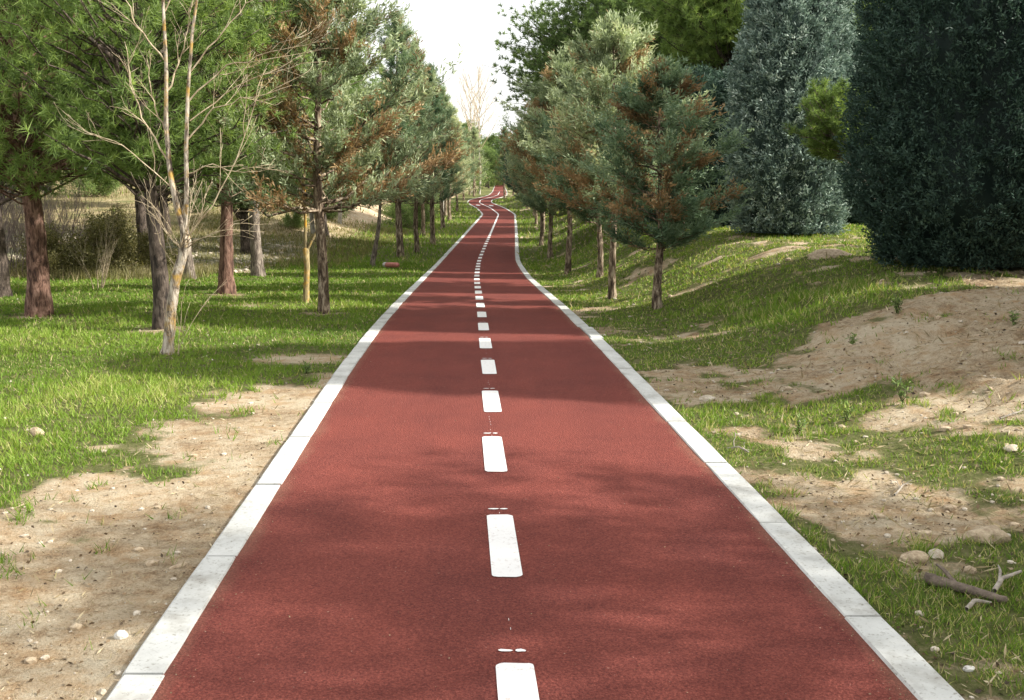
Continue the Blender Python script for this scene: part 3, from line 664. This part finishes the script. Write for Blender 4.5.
# fallen marker post in the lawn
r = empty('marker_post', on(-3.75, 30.1, .05), -.95); T = Tubes(); T.add(np.array([(-.02, 0, .05), (.62, 0, .08)]), .075, 14); o = T.build('post_body', M['red'], r)
T = Tubes(); T.add(np.array([(-.02, 0, .05), (-.16, 0, .045)]), .079, 14); T.build('end_cap', M['white'], r)
tag(r, 'short red and white marker post lying fallen in the left lawn', 'post')
r = empty('stake', on(-4.72, 68.7, 0)); T = Tubes(); T.add(np.array([(0, 0, -.1), (.02, 0, 1.0), (.06, 0, 2.0)]), [.075, .07, .06], 8); T.build('pole', M['bark_pale'], r)
T = Tubes(); T.add(np.array([(.058, 0, 1.96), (.06, 0, 2.06)]), .085, 8); T.build('cap', M['white'], r)
tag(r, 'slim pale wooden stake in the grass beside the left row of cypresses', 'stake')

# ================================================================== TREES
def place(root, x, y, label, cat='tree', rz=0., s=1., group=None, dz=-.02):
    root.location = on(x, y, dz); root.rotation_euler = (0, 0, rz); root.scale = (s, s, s); return tag(root, label, cat, group)
GL, GR, GP = 'cypresses lining the left of the path', 'cypresses lining the right of the path', 'pines on the left lawn'
GB = 'pines massed behind the left lawn'
# --- pines of the left lawn
pA = pine(7.2, 2.7, 1.7, 201, .16, nb=240, tufts=16, nw=.012, low=.95)
place(pA, -6.97, 14.6, 'large bright green pine with thick reddish trunk at far left', group=GP)
pB = pine(6.2, 2.0, 1.7, 202, .115, mat='pine', bk='bark_dark', nb=210, tufts=16, nw=.012, low=.95)
place(pB, -4.62, 13.0, 'pine with a dark trunk standing right behind the bare lichened tree', group=GP)
p = copy_tree(pB); place(p, -5.57, 19.55, 'pine with reddish brown straight trunk, second from the bare tree', rz=1.9, s=1.22, group=GP)
for ch in p.children:
    if ch.name.startswith('trunk'): ch.data = ch.data.copy(); ch.data.materials[0] = M['bark_pine']
p2 = copy_tree(p); place(p2, -6.71, 26.5, 'pine with a paler grey brown trunk at the edge of the stony hollow', rz=4.1, s=1.35, group=GP)
for ch in p2.children:
    if ch.name.startswith('trunk'): ch.data = ch.data.copy(); ch.data.materials[0] = M['bark_grey']
p3 = copy_tree(p2); place(p3, -8.05, 24.8, 'slender pine whose pale trunk shows behind the lichened tree', rz=5.2, s=1.15, group=GP)
# --- bare lichened tree in front
global_rng = rng = np.random.default_rng(211)
r = empty('bare_tree'); T = Tubes()
m1 = np.array([(0, 0, -.05), (.02, 0, .12), (.06, .0, .5), (.11, 0, .85), (.17, .02, 1.05), (.215, .02, 1.22), (.20, 0, 1.36), (.15, -.02, 1.55), (.10, -.02, 1.78), (.05, 0, 2.05), (.02, 0, 2.5), (.03, 0, 3.0), (.0, 0, 3.7), (.05, .05, 4.4), (.0, .05, 5.0)])
sI = np.linspace(0, len(m1) - 1, 50); q = np.stack([np.interp(sI, np.arange(len(m1)), m1[:, c]) for c in range(3)], 1)
q[:, 0] += .045 * np.clip(q[:, 2], 0, 9); T.add(q, np.interp(sI, [0, 1, 4, 5, 6, 9, 14], [.090, .060, .049, .062, .037, .027, .008]), 12, lump=.22)
m2 = np.array([(.20, 0, 1.33), (.235, -.01, 1.7), (.235, -.02, 2.2), (.25, 0, 2.8), (.30, 0, 3.4), (.42, .0, 4.2), (.46, 0, 4.8)])
m2[:, 0] += .045 * m2[:, 2]; T.add(m2, [.032, .025, .022, .019, .015, .010, .005], 9, lump=.1)
T.build('trunk', M['bark_lichen'], r)
B = Tubes()
def limb(pts, r0, depth=2, kids=4, spread=.6, up=.15, r1=.004):
    c_ = np.array(pts, float); c_[:, 0] += .045 * c_[:, 2]; s_ = np.linspace(0, len(c_) - 1, 12); w = np.stack([np.interp(s_, np.arange(len(c_)), c_[:, c]) for c in range(3)], 1); w[1:-1] += rng.normal(size=(10, 3)) * .012
    r0 *= .6; B.add(w, np.linspace(r0, r1 * .7, 12), 6); L = np.linalg.norm(w[-1] - w[0])
    for k in range(kids):
        i_ = int(3 + 8 * (k + rng.random()) / kids); dd = unit((w[min(i_ + 1, 11)] - w[i_ - 1])[None])[0]
        sprout(B, w[i_], dd * .7 + rand_dirs(1)[0] * spread + np.array([0, 0, up]), L * rng.uniform(.25, .5), r0 * .45, depth - 1, 4, up, spread, 4)
limb([(.16, 0, 1.75), (-.05, -.1, 1.95), (-.35, -.1, 2.22), (-.62, -.1, 2.32), (-.82, -.1, 2.42)], .012)
limb([(.23, 0, 1.95), (.5, -.05, 2.05), (.8, -.1, 1.98), (1.15, -.1, 2.05)], .012)
limb([(.24, 0, 2.3), (.5, 0, 2.62), (.85, -.05, 2.72), (1.35, -.1, 2.85)], .015)
limb([(.24, 0, 1.3), (.5, -.1, 1.6), (.75, -.1, 2.0), (.95, -.1, 2.6), (1.05, -.1, 2.9)], .014)
limb([(.22, 0, 1.18), (.42, -.1, 1.28), (.72, -.1, 1.42), (.95, -.1, 1.52)], .010)
limb([(.22, 0, 1.2), (.38, -.1, 1.45), (.46, -.1, 1.75)], .010)
limb([(.20, 0, 1.22), (.30, -.12, 1.5), (.33, -.1, 1.9)], .009)
limb([(.12, 0, .95), (-.05, 0, 1.2), (-.16, 0, 1.5), (-.22, 0, 1.9)], .010)
limb([(.14, 0, 1.0), (.0, 0, 1.35), (-.02, 0, 1.7)], .008)
limb([(.03, 0, 2.1), (-.2, 0, 2.5), (-.35, 0, 2.9), (-.40, 0, 3.3)], .018)
limb([(.04, 0, 2.3), (-.12, 0, 2.75), (-.18, 0, 3.2)], .016)
limb([(.03, 0, 2.8), (.2, 0, 3.2), (.3, 0, 3.7)], .018)
limb([(.26, 0, 2.7), (.6, 0, 3.05), (1.0, 0, 3.15), (1.5, -.1, 3.4)], .015)
limb([(.28, 0, 3.0), (.6, 0, 3.4), (.9, 0, 3.7), (1.2, 0, 3.9)], .013)
limb([(.27, 0, 2.5), (.7, .1, 2.85), (1.2, .1, 3.05), (1.7, 0, 3.1)], .012)
limb([(.02, 0, 3.1), (-.3, 0, 3.5), (-.5, 0, 4.0)], .015)
limb([(.02, 0, 3.6), (.3, 0, 4.2), (.4, .1, 4.7)], .012)
for k in range(8):                                   # fine shoots from the old cut at the fork
    a = rng.uniform(-.9, 1.2); sprout(B, (.22, -.03, 1.18), (math.sin(a) * .9, -.2, math.cos(a)), rng.uniform(.4, .8), .0055, 1, 3, .1, .4, 4)
B.build('branches', M['bark_twig'], r)
S = Tubes()                                          # suckers at the foot
for k in range(4): sprout(S, (.06 + .03 * k, -.05, -.02), (.06 * k - .02, .02, 1), rng.uniform(.5, 1.0), .005, 1, 3, .1, .3, 4)
S.build('sucker_shoots', M['bark_twig'], r)
place(r, -3.75, 10.7, 'leafless pale tree with orange lichen patches on its crooked trunk', 'bare tree')
# --- yellow lichened sapling
rng = np.random.default_rng(215); r = empty('sapling'); T = Tubes()
T.add(np.array([(0, 0, -.05), (.01, 0, .3), (.04, 0, .62), (.03, 0, .93)]), [.058, .05, .05, .055], 9, lump=.25)
T.add(np.array([(.02, 0, .9), (.035, 0, 1.4), (.04, 0, 2.0), (.06, 0, 2.6), (.03, 0, 3.2)]), [.032, .024, .02, .014, .006], 7, lump=.1)
T.add(np.array([(.04, 0, .9), (.12, 0, 1.05), (.22, .02, 1.22), (.28, .02, 1.6), (.34, 0, 2.2)]), [.03, .028, .024, .016, .006], 7, lump=.1)
T.build('trunk', M['bark_yellow'], r); B = Tubes()
for k in range(10): sprout(B, (.04 + .02 * k % 3, 0, 1.3 + .18 * k), (math.cos(k * 2.4) * .8, math.sin(k * 2.4) * .8, .8), .6, .008, 1, 3)
B.build('branches', M['bark_twig'], r); place(r, -3.47, 16.76, 'thin forked sapling coated in yellow orange lichen', 'sapling')

# --- left row of cypresses
cF = cypress(6.3, 2.05, 1.75, 221, .088, 'silver', .27, nb=135, twigs=22, lf=30, ls=1.2, prof='spire', bk='bark_cypress')
place(cF, -2.87, 15.14, 'nearest left cypress, silvery with brown tips above a flaky trunk', 'tree', group=GL)
cV = cypress(7.6, 1.15, 2.0, 222, .12, 'silver_dark', .10, nb=150, twigs=12, lf=24, ls=1.35, prof='cone')
cW = cypress(7.2, 1.35, 1.9, 223, .12, 'silver', .14, nb=140, twigs=12, lf=24, ls=1.35, prof='cone')
cX = cypress(4.6, 1.25, 1.65, 224, .07, 'silver', .20, nb=100, twigs=19, lf=28, ls=1.12)
cY = cypress(4.4, 1.25, 1.25, 225, .07, 'silver_dark', .30, nb=100, twigs=18, lf=28, ls=1.08)
place(cV, -4.1, 36.7, 'tall dark cypress, second of the left row, its trunk clear of the grass', group=GL, s=1.12)
place(cW, -3.72, 39.2, 'silvery cypress close behind the tall dark one in the left row', group=GL, s=1.1); cW.scale = (.85, .85, 1.1)
def cop(src, x, y, label, rz, s, group, cat='tree'):
    c_ = copy_tree(src); place(c_, x, y, label, cat, rz, s, group); return c_
cop(cV, -3.5, 44.4, 'dark cypress with a brown trunk, third along the left edge', 2.1, 1.0, GL)
cop(cW, -4.6, 52, 'pale grey cypress set back in the left row before the bend', 4.0, .98, GL)
cop(cV, -4.0, 58, 'narrow dark cypress beside the left kerb before the bend', .8, 1.05, GL)
cop(cW, -4.35, 70.3, 'silvery cypress behind the pale stake', 1.2, 1.1, GL)
cop(cV, -5.2, 79, 'cypress left of the far bend', 3.3, 1.15, GL)
cop(cW, -4.9, 90, 'grey cypress at the inside of the far bend', 5.1, 1.1, GL)
for k, (x, y, s) in enumerate([(-5.7, 119, 1.1), (-5.3, 141, 1.3), (-6.6, 104, 1.15), (-8.2, 122, 1.2), (-7.6, 138, 1.15), (-6.5, 155, 1.2), (-6.2, 172, 1.3)]):
    cop((cV, cW)[k % 2], x, y, 'far cypress beyond the bend on the left of the path', k * 1.3, s, 'far cypresses beyond the bend on the left')
# sapling with tufted brown crown
sp = cypress(3.9, 1.15, 2.85, 226, .085, 'silver', .55, nb=70, twigs=13, lf=24, ls=1.5, bk='bark_grey', lean=.55)
place(sp, -4.36, 31.2, 'leaning thin cypress with a small brown and green tuft of crown', group=GL)
for k, (x, y, s, l_) in enumerate([(-8.92, 52.5, 1., 'pale thin bare trunk leaning in the hollow between pine and path'), (-9.14, 46.2, 1.1, 'pale bare young tree nearest the lichened sapling, in the hollow'), (-9.6, 60.6, 1., 'slim pale bare tree farthest back in the hollow')]):
    if k == 0: bt = bare_tree(6.5, 231, .11, 'bark_pale', 3, 12); o = bt
    else: o = copy_tree(bt)
    place(o, x, y, l_, 'bare tree', k * 2., s, 'pale bare trees in the hollow')
place(bare_tree(10, 232, .10, 'bark_pale', 4, 16), -5.1, 160, 'tall leafless pale tree against the sky above the far bend', 'bare tree', 0, 1.9, 'bare trees above the far bend')
o = copy_tree([c_ for c_ in col.objects if c_.get('label', '').startswith('tall leafless')][0]); place(o, -6.9, 172, 'second tall leafless tree above the bend, farther off', 'bare tree', 2, 2.0, 'bare trees above the far bend')

# --- right row
cR1 = cX
place(cR1, 1.75, 17.41, 'tallest silvery cypress of the right row, lit pale trunk', group=GR, s=1.0, rz=.4)
place(cY, 2.13, 14.6, 'nearest right cypress, dark with brown foliage, on the bank', rz=0, s=.90, group=GR); cY.scale = (1.02, 1.02, .78)
cop(cY, 1.96, 22.3, 'slender cypress half hidden between two others on the right', 2.5, 1.05, GR)
cop(cX, 1.48, 26.5, 'broad silvery cypress leaning over the right kerb', 1.7, 1.22, GR)
cop(cY, 1.36, 35.8, 'grey cypress with pale thin trunk, fourth along the right kerb', 4.4, 1.3, GR)
cop(cX, 1.25, 42.8, 'cypress behind the pale trunked one on the right', 3.2, 1.3, GR)
cop(cW, 1.6, 52, 'tall cypress on the right before the bend', 3.9, .82, GR)
cop(cX, 1.5, 62, 'cypress on the right where the path starts to bend', 5.9, 1.45, GR)
cop(cV, 1.7, 76, 'dark cypress at the right of the far bend', 2.2, .95, GR)
cop(cV, 1.4, 92, 'cypress right of the path past the first bend', 1.0, 1.0, GR)
for k, (x, y, s) in enumerate([(-.95, 128, 1.15), (.6, 112, 1.0), (.2, 146, 1.1), (1.5, 165, 1.3), (2.5, 136, 1.2), (3.5, 108, 1.1)]):
    cop((cV, cW)[k % 2], x, y, 'far cypress beyond the bend on the right of the path', k * 1.9, s, 'far cypresses beyond the bend on the right')
# dense columns
bl = dense(8.4, 1.28, 241, 'blue', 7000, 22, 1.05, taper=.56, bump_=.24); place(bl, 5.45, 20.0, 'big silvery blue cypress, a dense column behind the bank crest')
dk = dense(6.4, 1.72, 242, 'darkcyp', 13500, 20, .78, taper=.14, bump_=.17); place(dk, 6.15, 13.2, 'huge dark green cypress filling the right edge, foliage to the ground')
# pine bough peeping between the two
yp = pine(2.65, .66, 1.25, 243, .045, 'pine', 'bark_grey', nb=90, tufts=14, needles=24, nl=.11, nw=.010, lean=(-1.5, 0), offc=(-1.1, 0)); place(yp, 6.20, 16.3, 'small yellow green pine crown between the blue and the dark cypress')
# big pines above the right row
bp1 = pine(9.6, 5.1, 2.9, 244, .28, 'pine_deep', 'bark_dark', nb=1500, tufts=15, needles=22, nl=.20, nw=.028, flat=.95, low=.95)
place(bp1, 5.35, 40, 'large rounded deep green tree towering behind the right row')
bp2 = pine(10.5, 3.0, 4.0, 245, .24, 'pine', 'bark_dark', nb=520, tufts=15, needles=18, nl=.20, nw=.026)
place(bp2, 6.6, 31, 'tall yellow green tree left of the blue cypress top')
cop(bp1, 9.8, 36, 'deep green tree behind the blue cypress', 2, 1.0, None)
cop(bp1, 6.2, 56, 'deep green tree farther up behind the right row', 4, 1.05, None)
GH = 'dark hedge of evergreens behind the right row'
hd = dense(5.0, 1.7, 246, 'darkcyp', 2600, 18, 1.7, taper=.1, bump_=.2, name='evergreen_shrub')
for k, (x, y, s) in enumerate([(5.6, 25.5, .74), (5.2, 29, .85), (5.4, 34, .9), (4.9, 40, .95), (4.6, 47, 1.0), (4.5, 55, 1.05), (4.6, 64, 1.1), (5.0, 75, 1.2), (5.5, 88, 1.3), (6.5, 102, 1.4), (8.3, 25, .8), (9.2, 31, 1.2), (3.4, 97, 1.7), (2.6, 111, 1.6), (2.2, 124, 1.6), (4.4, 83, 1.5), (3.2, 137, 1.6)]):
    o = hd if k == 0 else copy_tree(hd); place(o, x, y, 'dark evergreen in the hedge behind the right row of cypresses', 'evergreen', k * 1.7, s, GH)
# trees off to the right whose shade falls across the near path
cop(pA, 6.1, 3.6, 'pine just outside the right edge that shades the near path', 1.1, .70, None)
cop(pA, 6.3, .6, 'pine beside the viewer on the right, shading the bottom of the path', 2.9, .74, None)
cop(dk, 8.3, 8.9, 'dark cypress outside the right edge behind the soil slope', 2.2, 1.12, None)

# --- massed trees behind the left lawn
bgp = pine(9.5, 3.6, 2.2, 251, .2, 'pine', 'bark_dark', nb=260, tufts=16, needles=16, nl=.26, nw=.034)
bgd = pine(9.0, 3.4, 1.2, 252, .2, 'pine_deep', 'bark_dark', nb=260, tufts=16, needles=16, nl=.28, nw=.04)
sites = [(-9.5, 18.5, .72, 0), (-13.5, 21, .85, 0), (-11.0, 30, .9, 0), (-16.5, 31, 1.0, 1), (-21, 36, 1.1, 0), (-9.8, 37, .85, 1), (-14.5, 42, 1.0, 1), (-25, 48, 1.2, 0),
         (-8.6, 46, .85, 1), (-19, 52, 1.15, 1), (-11.5, 66, 1.0, 1), (-16, 82, 1.3, 1), (-23, 84, 1.4, 0), (-31, 82, 1.4, 1), (-39, 84, 1.5, 1), (-48, 86, 1.5, 0), (-10.5, 86, 1.0, 1),
         (-12, 104, 1.2, 1), (-19, 108, 1.3, 0), (-32, 62, 1.2, 1), (-14, 128, 1.3, 1), (-30, 110, 1.6, 1), (-12.5, 150, 1.3, 0)]
for k, (x, y, s, w) in enumerate(sites):
    src = (bgp, bgd)[w]; o = src if k in (0, 3) else copy_tree(src)
    place(o, x, y, ('bright green pine in the massed trees behind the left lawn', 'deep green tree in the massed trees behind the left lawn')[w], 'tree', k * 2.1, s,
          (GB, 'deep green trees massed behind the left lawn')[w])
# the end of the view
for k, (x, y, s) in enumerate([(-14, 300, 2.2), (-9, 285, 1.7), (-6.6, 262, 1.5), (-5.5, 240, 1.3), (-2.5, 300, 1.9), (-6, 315, 2.2), (2, 305, 2.2), (9, 290, 2.1), (-22, 270, 2.0), (16, 260, 2.0), (-16, 190, 1.5), (6.5, 190, 1.4), (8.5, 150, 1.3), (8, 120, 1.2), (-11, 225, 1.6), (5, 235, 1.6), (12, 80, 1.2), (15, 55, 1.2)]):
    cop(bgd, x, y, 'distant deep green tree closing the view at the end of the path', k * 1.1, s * .8, 'distant trees closing the view')

# --- shrubs beyond the lawn on the left
def thicket(seed, h, n, mat, name='thicket', spread=.8):
    global rng; rng = np.random.default_rng(seed); r = empty(name); B = Tubes()
    for k in range(n):
        a = rng.uniform(0, 6.28); d = spread * rng.random() ** .6; p_ = np.array([math.cos(a) * d, math.sin(a) * d, -.05])
        sprout(B, p_, (math.cos(a) * .35, math.sin(a) * .35, 1), h * rng.uniform(.7, 1.1), .012, 2, 4, .25, .5, 4, 5)
    B.build('branches', M[mat], r); return r
def fresh_tint(o):
    for ch in o.children:
        if 'tint' not in ch.data.attributes:
            k = len(ch.data.polygons); a = ch.data.attributes.new('tint', 'FLOAT', 'FACE'); a.data.foreach_set('value', rng.random(k).astype(np.float32))
tk = thicket(261, 1.9, 26, 'twig_purple'); fresh_tint(tk)
GT = 'purple brown thickets at the left edge'
for k, (x, y, s) in enumerate([(-12.6, 25.2, 1.0), (-14.2, 26.5, 1.1), (-13.2, 28, 1.2), (-15.5, 25.4, 1.0), (-11.6, 27.2, .9), (-16.5, 29, 1.2)]):
    o = tk if k == 0 else copy_tree(tk); place(o, x, y, 'leafless purple brown thicket in the tangle at the far left', 'thicket', k * 1.3, s, GT)
def bush(seed, h, w, mat, n=420, lf=14):
    global rng; rng = np.random.default_rng(seed); r = empty('bush'); B = Tubes(); P = []
    for k in range(30):
        a = rng.uniform(0, 6.28); el = rng.uniform(.25, 1.4); t = np.array([math.cos(a) * math.cos(el) * w, math.sin(a) * math.cos(el) * w, math.sin(el) * h]) * rng.uniform(.7, 1.1)
        c_ = curve((0, 0, -.05), t, .03, .15, 6); B.add(c_, np.linspace(.016, .004, 6), 4); u = rng.random(n // 30) ** .6
        P.append(c_[1] + (c_[-1] - c_[1]) * u[:, None] + rng.normal(size=(n // 30, 3)) * .10)
    P = np.concatenate(P); Pn = np.repeat(P, lf, 0) + rng.normal(size=(len(P) * lf, 3)) * .07
    V, F_ = leaves(Pn, rand_dirs(len(Pn)), .07, .03); B.build('branches', M['bark_twig'], r); make_obj('foliage', V, F_, M[mat], r, rng.random(len(Pn))); return r
b1 = bush(271, 1.5, 1.1, 'olive', 900)
for k, (x, y, s, l_) in enumerate([(-10.5, 25.8, 1.0, 'olive brown bush right of the purple thicket'), (-9.6, 26.8, .8, 'smaller olive bush nearest the pale pine trunk'), (-11.6, 25.0, .85, 'olive bush growing in front of the purple thicket'), (-14.4, 24.2, .7, 'low olive bush behind the large reddish trunk'), (-12.2, 31, 1.1, 'olive bush deeper in the hollow')]):
    o = b1 if k == 0 else copy_tree(b1); place(o, x, y, l_, 'bush', k * 1.9, s, 'olive bushes beyond the lawn')
b2 = bush(272, 1.6, 1.5, 'pine_deep', 1100)
for k, (x, y, s) in enumerate([(-6.0, 60, 1.2), (-6.8, 66, 1.3), (-7.2, 74, 1.4), (-8.5, 80, 1.6), (-6.9, 88, 1.4), (-8.6, 96, 1.7), (-10.5, 72, 1.6), (-10, 58, 1.0), (-13, 57, 1.3), (-18, 60, 1.5), (-24, 58, 1.4), (-31, 60, 1.6), (-15.5, 50, .8), (-10.2, 47, .55), (-11.8, 51, .7), (-9.6, 53.5, .7), (-13.2, 54, .8), (-22, 70, 1.8), (-8, 150, 3), (-9.5, 180, 3.5), (-9, 215, 4), (-3, 290, 5), (-8, 280, 5), (2, 270, 5), (3.5, 180, 3), (4.5, 220, 4)]):
    o = b2 if k == 0 else copy_tree(b2); place(o, x, y, 'green bush in the undergrowth round the far end of the lawn and path', 'bush', k * 1.9, s, 'green undergrowth bushes')
sb = thicket(273, 1.15, 7, 'bark_twig', 'shrub', .12); place(sb, -8.52, 20.5, 'small leafless shrub of thin upright shoots on the lawn', 'shrub')

# ================================================================== LIGHT, SKY, CAMERA
w = bpy.data.worlds.new('World'); sc.world = w; w.use_nodes = True; n, l = w.node_tree.nodes, w.node_tree.links
AZ, EL = -6, 33            # sun: ahead and to the right
sky = n.new('ShaderNodeTexSky'); sky.sky_type = 'NISHITA'; sky.sun_disc = False; sky.sun_elevation = R(EL); sky.sun_rotation = R(90 - AZ)
sky.dust_density = 4; sky.air_density = 1.0; sky.ozone_density = 1
bg = n['Background']; bg.inputs[1].default_value = .15
# thin bright cloud veils the blue
mx = n.new('ShaderNodeMix'); mx.data_type = 'RGBA'; mx.inputs[0].default_value = .8; l.new(sky.outputs[0], mx.inputs[6]); mx.inputs[7].default_value = (5.7, 5.65, 5.5, 1)
l.new(mx.outputs[2], bg.inputs[0])
sl = bpy.data.lights.new('sun', 'SUN'); sl.energy = 5.0; sl.angle = R(1.0); sl.color = (1, .95, .86); so = link(bpy.data.objects.new('sun', sl))
from mathutils import Vector
d = Vector((math.cos(R(AZ)) * math.cos(R(EL)), math.sin(R(AZ)) * math.cos(R(EL)), math.sin(R(EL)))); so.rotation_euler = d.to_track_quat('Z', 'Y').to_euler(); so.location = (30, 10, 30)
cam = bpy.data.cameras.new('camera'); co_ = link(bpy.data.objects.new('camera', cam)); cam.sensor_width = 36; cam.lens = 36 * 1000 / 1024; cam.clip_end = 3000; cam.clip_start = .05
co_.location = (0, 0, 1.65); co_.rotation_euler = (R(90 - 8.93), 0, 0); sc.camera = co_
sc.view_settings.view_transform = 'Standard'; sc.view_settings.look = 'None'; sc.view_settings.gamma = 1; sc.view_settings.exposure = .82
sc.cycles.max_bounces = 8; sc.cycles.transparent_max_bounces = 8
